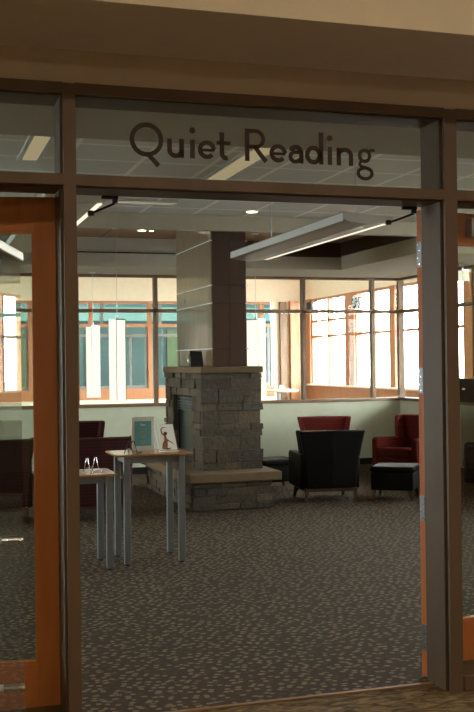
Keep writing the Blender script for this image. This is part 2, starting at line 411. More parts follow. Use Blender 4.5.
# north partition: low wall, sill, posts, rails
YP = 15.28
struct(B(-4, 7.6, YP, 15.4, 0, 1.0).build('wall_back_low', M['green_wall']))
struct(B(7.5, 7.6, 4.86, YP, 0, 1.0).build('wall_right_low', M['green_wall']))
struct(B(-4, 7.5, YP - .012, YP - .002, 0, .1).build('baseboard_back', M['black_plastic']))
struct(B(7.488, 7.498, 4.86, YP - .012, 0, .1).build('baseboard_right', M['black_plastic']))
def partition(name, axis, spans, c0, c1, glassname):
    m = MB()
    lo, hi = spans[0], spans[-1]
    def bb(a0, a1, z0, z1, d=0):
        if axis == 'x': m.box(a0, a1, c0 - d, c1, z0, z1)
        else: m.box(c0 - d, c1, a0, a1, z0, z1)
    bb(lo, hi, 1.0, 1.05, .02); bb(lo, hi, 2.405, 2.46, 0); bb(lo, hi, 2.93, 2.97, 0)
    fr = m.build(name, M['part_frame']); fr['kind'] = 'structure'
    for s in spans:
        if s == 7.5: continue
        q = MB()
        if axis == 'x': q.box(s - .028, s + .028, c0 + .0, c1 - .0, 1.05, 2.93)
        else: q.box(c0, c1, s - .028, s + .028, 1.05, 2.93)
        q.build('post', M['part_frame'], fr)
    g = MB()
    if axis == 'x': g.box(lo, hi, (c0 + c1) / 2, (c0 + c1) / 2 + .006, 1.05, 2.93)
    else: g.box((c0 + c1) / 2, (c0 + c1) / 2 + .006, lo, hi, 1.05, 2.93)
    g.build('glass_pane', M['pane'], fr)
    return fr
px = [3.49 + 1.185 * k for k in range(-6, 4)]
partition('window_6', 'x', px + [7.5], YP, YP + .1, '')
py = [YP + .05 - k * 1.185 for k in range(0, 9)][::-1]
partition('window_7', 'y', [4.9] + py[0:], 7.5, 7.6, '')
# ---- lobby beyond: north wall and east wall with windows
XE, YN = 10.4, 27.0
struct(B(-4.2, 10.6, 14.9, 27.2, 3.95, 4.05).add([(7.62, 4.86, 3.95), (10.6, 4.86, 3.95), (10.6, 14.9, 3.95), (7.62, 14.9, 3.95), (7.62, 4.86, 4.05), (10.6, 4.86, 4.05), (10.6, 14.9, 4.05), (7.62, 14.9, 4.05)],
       [(3, 2, 1, 0), (4, 5, 6, 7), (0, 1, 5, 4), (1, 2, 6, 5), (2, 3, 7, 6), (3, 0, 4, 7)]).build('ceiling_lobby', M['beige']))
m = MB(); m.box(-4.2, 10.6, YN, YN + .2, 3.28, 3.95); m.box(-4.2, 10.6, YN, YN + .2, 0, .70); m.box(9.45, 10.6, YN, YN + .2, .70, 3.28)
struct(m.build('wall_north', M['beige']))
m = MB(); m.box(-4, 9.45, YN - .02, YN + .1, .70, .98)
struct(m.build('trim_17', M['pier_wood']))
vx = [4.43 + 1.56 * k for k in range(-5, 4)] + [9.40]
def nwin(i, x0, x1):
    fr = MB(); fr.box(x0 - .05, x0 + .05, YN - .03, YN + .12, .98, 3.28)
    for z0, z1 in ((2.60, 2.68), (3.22, 3.28)): fr.box(x0 + .05, x1 - .05, YN - .02, YN + .1, z0, z1)
    o = fr.build('window_%d' % i, M['pier_wood']); o['kind'] = 'structure'
    g = MB()
    g.box(x0 + .05, x0 + .12, YN + .02, YN + .08, .98, 2.6); g.box(x1 - .12, x1 - .05, YN + .02, YN + .08, .98, 2.6)
    g.box(x0 + .12, x1 - .12, YN + .02, YN + .08, .98, 1.06); g.box(x0 + .12, x1 - .12, YN + .02, YN + .08, 2.33, 2.42)
    if x1 - x0 > 1: g.box(x0 + 1.02, x0 + 1.08, YN + .02, YN + .08, 1.06, 2.33); x1 - x0 > 1 and g.box(x0 + .25, x0 + .33, YN + .02, YN + .08, 2.68, 3.22)
    g.build('sash', M['window_grey'], o)
    B(x0 + .05, x1 - .05, YN + .05, YN + .056, 1.0, 3.22).build('glass_pane', M['teal_pane'], o)
for i in range(len(vx) - 1): nwin(30 + i, vx[i], vx[i + 1])
ew = [(24.2, 26.6), (21.64, 23.63), (18.30, 21.36), (15.1, 17.2), (12.6, 14.6), (10.5, 12.0), (7.8, 10.1), (5.2, 7.3)]
m = MB(); m.box(XE, XE + .2, 4.6, 27.0, 0, 1.0); 
struct(B(XE, XE + .2, 4.6, 27.0, 3.34, 3.95).build('wall_east_upper', M['beige']))
ysl = [27.0] + [q for a, b in ew for q in (b, a)] + [4.6]
struct(m.build('wall_east', M['pier_wood']))
m = MB()
for i in range(0, len(ysl), 2): m.box(XE - .03, XE + .2, ysl[i + 1], ysl[i], 1.0, 3.34)
struct(m.build('trim_18', M['pier_wood']))
struct(B(XE - .12, XE + .05, 4.9, 26.95, .985, 1.03).build('trim_19', M['beige']))
for i, (a, b) in enumerate(ew):
    fr = MB(); fr.box(XE + .02, XE + .14, a, a + .05, 1.03, 3.34); fr.box(XE + .02, XE + .14, b - .05, b, 1.03, 3.34)
    fr.box(XE + .02, XE + .14, a + .05, b - .05, 2.28, 2.34); fr.box(XE + .02, XE + .14, a + .05, b - .05, 3.28, 3.34)
    if i == 0: fr.box(XE + .02, XE + .14, a + .05, b - .05, 2.70, 2.75)
    mid = (a + b) / 2; fr.box(XE + .02, XE + .14, mid - .05, mid + .05, 1.03, 3.28)
    o = fr.build('window_%d' % (50 + i), M['pier_wood']); o['kind'] = 'structure'
    B(XE + .08, XE + .086, a + .05, b - .05, 1.03, 3.28).build('glass_pane', M['pane'], o)
struct(B(9.62, 9.80, YN - .12, YN, 0, 3.28).build('trim_31', M['part_frame']))
struct(B(9.90, 10.14, YN - .16, YN, 0, 3.30).build('trim_32', M['pier_wood']))
# outdoors
struct(B(-60, 120, -40, 120, -.6, -.5).build('ground', M['ground']))
# the wing of the building seen through the north windows
f = thing('neighbouring_building', 'grey teal building wing seen through the north windows', 'building', (0, 36, -.5))
B(-14, 12.8, 0, 1, 0, 7).build('wall', M['facade'], f)
B(-14, 12.8, -.1, 0, 3.62, 4.1).build('spandrel', M['facade_light'], f)
for k, x in enumerate((-8, -2, 3.2, 5.7, 8.6)):
    B(x, x + .5, -.06, 0, 1.2, 3.3).build('curtained_window', M['facade_curtain'], f)
B(-14, 12.8, -.12, 0, .9, 1.2).build('ledge', M['facade_light'], f)

# ================================================================== LETTERING
BL, XH, CAP, DESC = 2.597, 2.683, 2.749, 2.531
TW = .022; YT = 4.660
let = thing('vinyl_lettering', 'brown "Quiet Reading" lettering on the glass above the doorway', 'sign', (0, YT, 0))
def ribbon(mb, pts, w, closed=False):
    pts = [Vector((p[0], p[1])) for p in pts]; n = len(pts); L = []; R = []
    for i in range(n):
        if closed: a, b = pts[(i - 1) % n], pts[(i + 1) % n]
        else: a, b = pts[max(i - 1, 0)], pts[min(i + 1, n - 1)]
        t = (b - a).normalized(); nn = Vector((-t.y, t.x))
        ww = w[i] if isinstance(w, (list, tuple)) else w
        L.append(pts[i] + nn * ww / 2); R.append(pts[i] - nn * ww / 2)
    y0, y1 = 0.0, .0015
    vs = []
    for l, r in zip(L, R): vs += [(l.x, y0, l.y), (r.x, y0, r.y), (r.x, y1, r.y), (l.x, y1, l.y)]
    fs = []
    for i in range(n if closed else n - 1):
        a = 4 * i; b = 4 * ((i + 1) % n)
        fs += [(a, b, b + 1, a + 1), (a + 1, b + 1, b + 2, a + 2), (a + 2, b + 2, b + 3, a + 3), (a + 3, b + 3, b, a)]
    if not closed: fs += [(0, 1, 2, 3), (4 * n - 1, 4 * n - 2, 4 * n - 3, 4 * n - 4)]
    mb.add(vs, fs)
def arc(cx, cz, rx, rz, a0, a1, n=28): return [(cx + rx * cos(radians(a0 + (a1 - a0) * k / n)), cz + rz * sin(radians(a0 + (a1 - a0) * k / n))) for k in range(n + 1)]
def ring(mb, x0, x1, z0, z1, w=TW): ribbon(mb, arc((x0 + x1) / 2, (z0 + z1) / 2, (x1 - x0 - w) / 2, (z1 - z0 - w * .9) / 2, 0, 360, 40)[:-1], w, True)
def dot(mb, x, z, r): mb.prism([(x + r * cos(2 * pi * k / 20), 0, z + r * sin(2 * pi * k / 20)) for k in range(20)], (0, .0015, 0))
h = TW / 2
def letter(fn): mb = MB(); fn(mb); mb.build('letter', M['lettering'], let)
def LQ(mb): ring(mb, .951, 1.108, BL - .002, CAP + .001, .0215); ribbon(mb, [(1.035, BL + .008), (1.062, BL - .018), (1.085, BL - .043)], [.018, .021, .023])
def Lu(mb):
    x0, x1 = 1.126, 1.205
    ribbon(mb, [(x0 + h, XH), (x0 + h, BL + .034)] + arc((x0 + x1) / 2, BL + .034, (x1 - x0) / 2 - h, .026, 180, 360, 16) , TW)
    ribbon(mb, [(x1 - h, XH), (x1 - h, BL)], TW)
def Li(mb, x): ribbon(mb, [(x, XH), (x, BL)], TW); dot(mb, x, XH + .043, .0138)
def Le(mb, x0, x1):
    cx = (x0 + x1) / 2; rx = (x1 - x0) / 2 - h; rz = (XH - BL) / 2 - h * .9; cz = (XH + BL) / 2
    ribbon(mb, [(x1 - .006, cz - .001)] + arc(cx, cz, rx, rz, 5, 318, 34), TW * .95)
    ribbon(mb, [(x0 + h, cz - .002), (x1 - h * .9, cz - .002)], .013)
def Lt(mb):
    x = 1.388
    ribbon(mb, [(x, CAP - .024), (x, BL + .03)] + arc(x + .022, BL + .03, .022, .022, 180, 285, 12), TW)
    ribbon(mb, [(x - .026, XH - .008), (x + .042, XH - .008)], .016)
def LR(mb):
    x = 1.501 + .011
    ribbon(mb, [(x, CAP), (x, BL)], .022)
    top = CAP - .009; mid = BL + .068
    ribbon(mb, [(x, top), (x + .042, top)] + arc(x + .042, (top + mid) / 2, .038, (top - mid) / 2, 90, -90, 20) + [(x, mid)], .0185)
    ribbon(mb, [(x + .036, mid + .004), (x + .068, BL + .03), (x + .094, BL + .001)], .022)
def La(mb):
    x0, x1 = 1.719, 1.795
    xs = x1 - h
    ribbon(mb, [(x0 + .006, XH - .016)] + arc((x0 + xs) / 2 + .006, XH - .038, (xs - x0) / 2 - .006, .030, 140, 0, 18) + [(xs, BL)], TW)
    ribbon(mb, [(xs, BL + .055)] + arc(x0 + .034, BL + .0305, .025, .0225, 80, 300, 20) + [(xs, BL + .022)], TW * .88)
def Ld(mb): ring(mb, 1.803, 1.889, BL - .001, XH + .001); ribbon(mb, [(1.886, CAP + .002), (1.886, BL)], TW)
def Ln(mb):
    x0, x1 = 1.966, 2.052
    ribbon(mb, [(x0 + h, XH), (x0 + h, BL)], TW)
    ribbon(mb, arc((x0 + x1) / 2, XH - .036, (x1 - x0) / 2 - h, .027, 180, 0, 16) + [(x1 - h, BL)], TW)
def Lg(mb):
    ring(mb, 2.078, 2.148, BL + .018, XH + .001, .017)
    ribbon(mb, [(2.132, XH - .013), (2.148, XH - .005), (2.166, XH - .006)], .014)
    ribbon(mb, [(2.094, BL + .024), (2.086, BL + .010), (2.098, BL - .002), (2.125, BL - .006)], .016)
    ring(mb, 2.070, 2.160, DESC - .001, BL + .001, .017)
letter(LQ); letter(Lu); letter(lambda mb: Li(mb, 1.246)); letter(lambda mb: Le(mb, 1.271, 1.360)); letter(Lt); letter(LR)
letter(lambda mb: Le(mb, 1.622, 1.711)); letter(La); letter(Ld); letter(lambda mb: Li(mb, 1.931)); letter(Ln); letter(Lg)

# ================================================================== FREESTANDING GLASS PANEL (near left edge)
t = thing('glass_panel', 'clear glass panel with grey metal cap at the far left of the doorway', 'glass panel', (.308, 3.2, 0), radians(-16))
B(-.005, .005, -.55, 0, .004, 1.965).build('glass_sheet', M['panel_glass'], t)
B(-.015, .015, -.56, .002, 1.965, 1.99).build('metal_cap', M['fixture'], t, .003)
B(-.02, .02, -.56, .004, 0, .03).build('metal_shoe', M['black_metal'], t, .003)
for z in (1.13, .69):
    r = MB().tube([(-.006, -.03, z), (-.62, -.10, z)], .010, 12).build('cross_bar', M['fixture'], t, smooth=True)
    MB().tube([(.012, -.028, z), (-.05, -.035, z)], .013, 14).build('bar_collar', M['chrome'], r)
MB().tube([(-.62, -.10, 0), (-.62, -.10, 1.97)], .02, 14).build('steel_post', M['metal'], t)

# ================================================================== DISPLAY TABLES
def display_table(label, x0, x1, y0, y1, ztop, inset=.095):
    cx, cy = (x0 + x1) / 2, (y0 + y1) / 2
    t = thing('display_table', label, 'table', (cx, cy, 0))
    w, d = (x1 - x0) / 2, (y1 - y0) / 2
    B(-w, w, -d, d, ztop - .018, ztop).build('tabletop', M['table_top'], t, .004)
    m = MB(); a, b = w - .09, d - .04
    m.box(-a, a, -b, -b + .03, ztop - .075, ztop - .018); m.box(-a, a, b - .03, b, ztop - .075, ztop - .018)
    m.box(-a, -a + .03, -b + .03, b - .03, ztop - .075, ztop - .018); m.box(a - .03, a, -b + .03, b - .03, ztop - .075, ztop - .018)
    m.build('apron', M['leg_metal'], t)
    for sx in (-1, 1):
        for sy in (-1, 1):
            lx, ly = sx * (w - inset), sy * (d - .035)
            l = B(lx - .026, lx + .026, ly - .026, ly + .026, .012, ztop - .018).build('leg', M['leg_metal'], t, .003)
            MB().lathe([(.02, 0), (.02, .012)], 12, (lx, ly, 0)).build('foot', M['black_plastic'], l)
    return t
display_table('taller narrow display table with maple top and silver legs, holding the framed poster', 1.567, 2.215, 8.38, 8.86, .905)
display_table('lower display table with maple top at the left post, holding a small wire easel', .93, 1.560, 8.26, 8.76, .768, .065)
# easels
def easel(label, x, y, z, mat, h=.10, rz=0):
    t = thing('book_easel', label, 'easel', (x, y, z), rz, None)
    for s in (-1, 1):
        MB().tube([(s * .052, .045, .004), (s * .050, .006, h), (s * .050, -.006, h), (s * .052, -.03, .006), (s * .052, -.07, .006), (s * .052, -.075, .02)], .0042, 8).build('side_wire', mat, t, smooth=True)
    MB().tube([(-.052, -.03, .006), (.052, -.03, .006)], .0042, 8).build('cross_wire', mat, t)
    MB().tube([(-.052, .03, .035), (.052, .03, .035)], .0035, 8).build('cross_wire', mat, t)
    return t
easel('shiny wire easel standing empty on the lower table', 1.39, 8.5, .768, M['chrome'], .115, radians(38))
easel('dark wire easel on the taller table in front of the teal poster', 1.72, 8.5, .905, M['black_metal'], .10, radians(60))
# framed teal poster
t = thing('poster_frame', 'clear framed teal poster with pale and orange text on the taller table', 'framed poster', (1.872, 8.74, .906), radians(-4))
B(-.098, .098, 0, .010, 0, .285).build('acrylic_frame', M['fixture'], t, .003)
B(-.074, .070, -.003, -.0005, .04, .250).build('poster', M['poster'], t)
def textline(z, wds, hgt, mat, nm='text_line'):
    m = MB(); x = -sum(wds) / 2 - (len(wds) - 1) * .003
    for wd in wds:
        n = max(2, int(wd / .007)); st = wd / n
        for k in range(n):
            hh = hgt * random.choice((.6, .65, 1, .75)); m.box(x + k * st, x + k * st + st * .3, -.0042, -.0031, z, z + hh)
            m.box(x + k * st, x + k * st + st * .8, -.0042, -.0031, z + hh * .6, z + hh * .8)
        x += wd + .006
    m.build(nm, mat, t)
textline(.208, [.042], .026, M['poster_white']); textline(.178, [.03, .035], .016, M['poster_ink']); textline(.155, [.05], .016, M['poster_ink'])
textline(.132, [.03, .028], .015, M['poster_ink']); textline(.108, [.04], .015, M['poster_lime']); textline(.08, [.03, .02], .014, M['poster_ink']); textline(.058, [.028], .012, M['poster_lime'])
MB().prism([(-.02, .010, .0), (-.02, .075, .0), (-.02, .010, .15)], (.04, 0, 0)).build('prop_foot', M['acrylic'], t)
# acrylic holder with sepia drawing
t = thing('drawing_holder', 'white sheet with a sepia figure drawing leaning on a clear stand', 'picture', (2.045, 8.56, .906), radians(8))
MB().taper([(-.07, -.002, .012), (.085, -.002, .012), (.085, .001, .012), (-.07, .001, .012)], [(-.065, .045, .225), (.062, .045, .225), (.062, .048, .225), (-.065, .048, .225)]).build('sheet', M['white_paper'], t)
def onsheet(x, z): z = .012 + (z - .012) * .9; return (x, -.004 + (z - .012) * .2207, z)
d = MB()
for path, r in (([(-.03, .02), (-.022, .06), (-.012, .10), (-.016, .15)], [.03, .034, .022, .010]), ([(-.016, .14), (-.045, .17), (-.05, .205), (-.03, .222), (-.005, .218)], [.010, .009, .007, .005, .003]),
                ([(-.006, .11), (.02, .09), (.05, .072), (.06, .064)], [.012, .007, .004, .002]), ([(-.02, .03), (.01, .02), (.03, .03)], [.02, .012, .004])):
    L = [Vector((a, b)) for a, b in path]; n = len(L); vs = []; fs = []
    for i in range(n):
        tt = (L[min(i + 1, n - 1)] - L[max(i - 1, 0)]).normalized(); nn = Vector((-tt.y, tt.x)) * r[i] * .7
        for q in (L[i] + nn, L[i] - nn):
            p = onsheet(q.x, max(q.y, .014)); vs.append(p)
        for q in (L[i] + nn, L[i] - nn):
            p = onsheet(q.x, max(q.y, .014)); vs.append((p[0], p[1] + .0015, p[2]))
    for i in range(n - 1):
        a = 4 * i; b = a + 4
        fs += [(a, a + 1, b + 1, b), (a + 2, b + 2, b + 3, a + 3), (a, b, b + 2, a + 2), (a + 1, a + 3, b + 3, b + 1)]
    fs += [(0, 2, 3, 1), (4 * n - 4, 4 * n - 3, 4 * n - 1, 4 * n - 2)]
    d.add(vs, fs)
d.build('sepia_figure', M['drawing'], t)
hd = MB(); c = onsheet(-.012, .165); hd.prism([(c[0] + .015 * cos(a * pi / 8), c[1] - .0005 + .003 * sin(a * pi / 8), c[2] + .015 * sin(a * pi / 8)) for a in range(16)], (0, -.001, 0)); hd.build('figure_head', M['ink_dark'], t)
m = MB(); m.prism([(-.088, -.035, 0), (-.080, -.035, 0), (-.108, .04, .22), (-.116, .04, .22)], (0, .008, 0)); m.box(-.09, .09, -.03, -.012, 0, .006)
m.build('clear_upright', M['fixture'], t)
MB().tube([(-.1, .06, .12), (-.06, .11, .004)], .004, 8).build('rear_prop', M['acrylic'], t)

# ================================================================== FIREPLACE
FX0, FX1, FY_0, FY_1 = 3.15, 3.84, 11.44, 13.26
fp = thing('stone_fireplace', 'square stone fireplace with limestone slabs and a panelled chimney column', 'fireplace', (3.49, 12.35, 0))
def rel(m):
    m.v = [(x - 3.49, y - 12.35, z) for x, y, z in m.v]; return m
def courses(z0, z1, lo, hi):
    zs = [z0]
    while zs[-1] < z1 - lo * 1.3:
        zs.append(zs[-1] + random.uniform(lo, hi))
    zs[-1] = z1 if z1 - zs[-1] < lo * .9 else zs[-1]
    if zs[-1] < z1: zs.append(z1)
    return zs
def ashlar(mb, x0, x1, y0, y1, z0, z1, lo=.07, hi=.15, gap=.0025, opening=None):
    """stones laid round the four sides of a block; each one a loose box with rough corners"""
    zs = courses(z0, z1, lo, hi); D = .09
    for k in range(len(zs) - 1):
        a, b = zs[k] + gap, zs[k + 1] - gap
        def run(L0, L1, place):
            p = L0
            while p < L1 - .001:
                q = p + random.uniform(.12, .34)
                if L1 - q < .11: q = L1
                place(p + gap, q - gap); p = q
        def rough(vs, ax, sgn):
            out = []
            for v in vs:
                v = list(v); v[ax] += 0; out.append(tuple(c + random.uniform(-.004, .004) for c in v))
            return out
        def stone(X0, X1, Y0, Y1):
            pr = random.choice((0, .004, .008, .014, .02))
            aa, bb = a, b
            if opening:
                oy0, oy1, oz0, oz1 = opening
                if X0 < x0 + .001 + 0 and Y0 >= y0 and True:
                    if Y0 < oy1 and Y1 > oy0 and aa < oz1 and bb > oz0:
                        if bb > oz1 + .03 and aa < oz1: aa = oz1 + gap
                        else:
                            if Y0 < oy0 - .05: Y1 = min(Y1, oy0 - gap)
                            elif Y1 > oy1 + .05: Y0 = max(Y0, oy1 + gap)
                            else: return
            ex0 = X0 - pr if X0 <= x0 + .001 else X0; ex1 = X1 + pr if X1 >= x1 - .001 else X1
            ey0 = Y0 - pr if Y0 <= y0 + .001 else Y0; ey1 = Y1 + pr if Y1 >= y1 - .001 else Y1
            nb = len(mb.v)
            mb.box(ex0, ex1, ey0, ey1, aa, bb)
            mb.v[nb:] = [tuple(c + random.uniform(-.008, .008) for c in v) for v in mb.v[nb:]]
        alt = k % 2
        run(x0, x1, lambda p, q: stone(p if p > x0 + gap * 1.5 else x0, q if q < x1 - gap * 1.5 else x1, y0, y0 + D))
        run(x0, x1, lambda p, q: stone(p if p > x0 + gap * 1.5 else x0, q if q < x1 - gap * 1.5 else x1, y1 - D, y1))
        run(y0 + D, y1 - D, lambda p, q: stone(x0, x0 + D, p, q))
        run(y0 + D, y1 - D, lambda p, q: stone(x1 - D, x1, p, q))
HB = (2.945, 3.845, 11.13, 13.55)
m = MB(); ashlar(m, *HB, .012, .318, .05, .10); rel(m).build('hearth_stones', M['stone'], fp, .006)
rel(B(HB[0] + .008, HB[1] - .008, HB[2] + .008, HB[3] - .008, 0, .318)).build('hearth_core', M['mortar'], fp)
rel(B(2.875, 3.955, 11.06, 13.64, .318, .42)).build('hearth_slab', M['slab'], fp, .012, 3)
OP = (11.95, 12.86, .43, 1.25)
m = MB(); ashlar(m, FX0, FX1, FY_0, FY_1, .42, 1.525, .06, .17, .0025, OP); rel(m).build('stone_body', M['stone'], fp, .005)
m = MB(); m.box(FX0 + .42, FX1 - .008, FY_0 + .008, FY_1 - .008, .42, 1.525); m.box(FX0 + .008, FX0 + .42, FY_0 + .008, OP[0] - .01, .42, 1.525); m.box(FX0 + .008, FX0 + .42, OP[1] + .01, FY_1 - .008, .42, 1.525)
m.box(FX0 + .008, FX0 + .42, OP[0] - .01, OP[1] + .01, OP[3], 1.525)
rel(m).build('mortar_core', M['mortar'], fp)
rel(B(3.12, 3.865, 11.41, 13.29, 1.525, 1.60)).build('mantel_slab', M['slab'], fp, .012, 3)
# firebox
fb = MB(); fb.box(FX0 + .05, FX0 + .09, OP[0], OP[0] + .05, .43, 1.235); fb.box(FX0 + .05, FX0 + .09, OP[1] - .05, OP[1], .43, 1.235); fb.box(FX0 + .05, FX0 + .09, OP[0], OP[1], 1.20, 1.235); fb.box(FX0 + .05, FX0 + .09, OP[0], OP[1], .43, .47)
fbo = rel(fb).build('firebox_frame', M['firebox'], fp)
rel(B(FX0 + .07, FX0 + .076, OP[0] + .05, OP[1] - .05, .47, 1.05)).build('fire_glass', M['fire_glass'], fbo)
rel(B(FX0 + .09, FX0 + .41, OP[0], OP[1], .43, 1.235)).build('firebox_shell', M['firebox'], fbo)
for k in range(4):
    z = 1.065 + k * .034
    rel(MB().prism([(FX0 + .05, OP[0] + .05, z), (FX0 + .085, OP[0] + .05, z + .018), (FX0 + .085, OP[0] + .05, z + .024), (FX0 + .05, OP[0] + .05, z + .008)], (0, OP[1] - OP[0] - .1, 0))).build('louver', M['louver'], fbo)
# column
CX0, CX1, CY0, CY1 = 3.305, 3.735, 11.61, 13.25
rel(B(CX0 + .012, CX1 - .012, CY0 + .012, CY1 - .012, 1.60, 3.36)).build('column_core', M['black_plastic'], fp)
zj = [1.602, 1.808, 2.335, 2.542, 3.062, 3.358]
m = MB(); m2 = MB(); m3 = MB()
for a, b in zip(zj[:-1], zj[1:]):
    a += .006; b -= .006
    xm = (CX0 + CX1) / 2
    for x0, x1 in ((CX0 + .016, xm - .004), (xm + .004, CX1 - .003)):
        m.box(x0, x1, CY0, CY0 + .014, a, b); m3.box(x0, x1, CY1 - .014, CY1, a, b)
    for y0, y1 in ((CY0, CY0 + .10), (CY0 + .108, CY1 - .108), (CY1 - .10, CY1)):
        m2.box(CX0, CX0 + .014, y0, y1, a, b); m2.box(CX1 - .0025, CX1 + .0, y0 + .015, y1 - .015, a, b)
rel(m).build('front_cladding', M['dark_panel'], fp, .0015)
rel(m3).build('back_cladding', M['dark_panel'], fp, .0015)
rel(m2).build('side_cladding', M['lit_side_panel'], fp, .0015)
for z in zj[1:-1]:
    t_ = MB(); t_.box(CX0 - .006, CX0 + .004, CY0 - .004, CY1 + .004, z - .006, z + .006); t_.box(CX0 - .016, CX0 + .012, CY0 - .018, CY0 - .001, z - .007, z + .007); t_.box(CX1 - .012, CX1 + .016, CY0 - .018, CY0 - .001, z - .007, z + .007)
    t_.box(CX1 + .001, CX1 + .006, CY0 - .004, CY1 + .004, z - .006, z + .006)
    rel(t_).build('reveal_trim', M['fixture'], fp)
# black object on the mantel
t = thing('tabletop_picture', 'black tilted picture back with silver prop on the fireplace mantel', 'picture frame', (3.215, 11.95, 1.601), radians(-22))
MB().taper([(-.07, -.03, 0), (.085, -.03, 0), (.085, .03, 0), (-.07, .03, 0)], [(-.085, .01, .19), (.06, .01, .18), (.06, .03, .18), (-.085, .03, .19)]).build('frame_back', M['black_plastic'], t, .006)
MB().tube([(-.07, .0, .01), (-.10, .0, .06), (-.085, .0, .15)], .008, 10).build('silver_prop', M['chrome'], t, smooth=True)

# ================================================================== ARMCHAIRS
def arc_pts(f, a, b, n): return [f(a + (b - a) * k / n) for k in range(n + 1)]
def make_chair(label, fab, loc, rz):
    """local front is -Y; built round the seat centre"""
    t = thing('wing_armchair', label, 'armchair', loc, rz)
    # seat deck
    MB().taper([(-.30, -.36, .17), (.30, -.36, .17), (.29, .30, .17), (-.29, .30, .17)], [(-.30, -.37, .33), (.30, -.37, .33), (.30, .28, .33), (-.30, .28, .33)]).build('seat_base', fab, t, .02, 3)
    MB().taper([(-.275, -.39, .33), (.275, -.39, .33), (.275, .20, .33), (-.275, .20, .33)], [(-.275, -.38, .46), (.275, -.38, .46), (.275, .21, .43), (-.275, .21, .43)]).build('seat_cushion', fab, t, .035, 4)
    # back panel: flared upward, slightly dished sides, leaning back
    n = 8; outer = []
    def wid(s): return .31 + .10 * (s ** 1.7)
    zz = lambda s: .17 + .71 * s
    back = []; vs = []; fs = []
    for k in range(n + 1):
        s = k / n; w_ = wid(s); y0 = .20 + .09 * s; y1 = .33 + .10 * s
        vs += [(-w_, y0, zz(s)), (w_, y0, zz(s)), (w_, y1, zz(s)), (0, y1 + .018, zz(s) + .006 * s), (-w_, y1, zz(s))]
    for k in range(n):
        a = 5 * k; b = a + 5
        for i in range(5): fs.append((a + i, a + (i + 1) % 5, b + (i + 1) % 5, b + i))
    fs.append((4, 3, 2, 1, 0)); fs.append(tuple(5 * n + i for i in range(5)))
    MB().add(vs, fs).build('backrest', fab, t, .02, 3)
    for s_ in (-1, 1):
        # arm: outline in the YZ plane, widening outward at the front
        o_ = [(-.37, .16), (.27, .16), (.30, .60), (.10, .585), (-.33, .60), (-.375, .57)]
        i0 = [(s_ * .285, y, z) for y, z in o_]; i1 = [(s_ * (.385 if y < 0 else .37), y, z) for y, z in o_]
        nn = len(o_)
        MB().add(i0 + i1, [tuple(range(nn)), tuple(range(2 * nn - 1, nn - 1, -1))] + [(i, (i + 1) % nn, nn + (i + 1) % nn, nn + i) for i in range(nn)]).build('armrest', fab, t, .022, 3)
        # wing beside the head
        o_ = [(.28, .56), (.10, .585), (.12, .70), (.17, .86), (.22, .885), (.34, .885)]
        def wx(z, k): return s_ * (.31 + .10 * max(0, (z - .17) / .71) ** 1.7 + k)
        i0 = [(wx(z, -.055), y, z) for y, z in o_]; i1 = [(wx(z, .004), y, z) for y, z in o_]; nn = len(o_)
        MB().add(i0 + i1, [tuple(range(nn)), tuple(range(2 * nn - 1, nn - 1, -1))] + [(i, (i + 1) % nn, nn + (i + 1) % nn, nn + i) for i in range(nn)]).build('wing', fab, t, .014, 3)
        for fy in (-1, 1):
            x, y = s_ * .30, (-.32 if fy < 0 else .29); sp = .02 * s_; sy = .02 * fy
            MB().taper([(x + sp - .014, y + sy - .014, 0), (x + sp + .014, y + sy - .014, 0), (x + sp + .014, y + sy + .014, 0), (x + sp - .014, y + sy + .014, 0)],
                       [(x - .026, y - .026, .13), (x + .026, y - .026, .13), (x + .026, y + .026, .13), (x - .026, y + .026, .13)]).build('leg', M['leg_wood'], t, .003)
    m = MB(); m.box(-.326, .326, .264, .316, .13, .17); m.box(-.326, .326, -.346, -.294, .13, .17); m.box(-.326, -.274, -.294, .264, .13, .17); m.box(.274, .326, -.294, .264, .13, .17)
    m.build('base_rail', M['leg_wood'], t)
    return t
make_chair('black leather armchair with its back to the doorway, right of the fireplace', M['leather'], (4.70, 11.62, 0), pi - radians(8)).scale = (.96, .96, .955)
make_chair('red checked armchair facing out behind the black leather armchair', M['red_fabric'], (5.78, 14.2, 0), radians(-14)).scale = (.96, .96, .93)
make_chair('red checked armchair in the corner behind the black ottoman', M['red_fabric'], (6.53, 13.0, 0), radians(-64))
make_chair('maroon armchair with its back to the doorway, directly behind the display tables', M['maroon_fabric'], (1.83, 11.15, 0), pi + radians(3))
make_chair('maroon armchair facing out by the partition, behind the display tables', M['maroon_fabric'], (2.05, 13.6, 0), radians(4))
make_chair('maroon armchair seen through the left sidelight glass', M['maroon_fabric'], (.83, 11.3, 0), pi - radians(5))
make_chair('black leather armchair seen through the right sidelight glass', M['leather'], (6.85, 11.35, 0), radians(-120))
def ottoman(label, loc, rz, s=.25, hgt=.40):
    t = thing('ottoman', label, 'ottoman', loc, rz)
    B(-s, s, -s, s, .12, hgt - .07).build('base', M['leather'], t, .015, 3)
    B(-s - .01, s + .01, -s - .01, s + .01, hgt - .07, hgt).build('cushion', M['leather'], t, .03, 4)
    for sx in (-1, 1):
        for sy in (-1, 1):
            x, y = sx * (s - .04), sy * (s - .04)
            MB().taper([(x + sx * .02 - .013, y + sy * .02 - .013, 0), (x + sx * .02 + .013, y + sy * .02 - .013, 0), (x + sx * .02 + .013, y + sy * .02 + .013, 0), (x + sx * .02 - .013, y + sy * .02 + .013, 0)],
                       [(x - .024, y - .024, .12), (x + .024, y - .024, .12), (x + .024, y + .024, .12), (x - .024, y + .024, .12)]).build('leg', M['leg_wood'], t)
    return t
ottoman('black leather ottoman in front of the red corner armchair', (5.50, 11.36, 0), radians(-36))
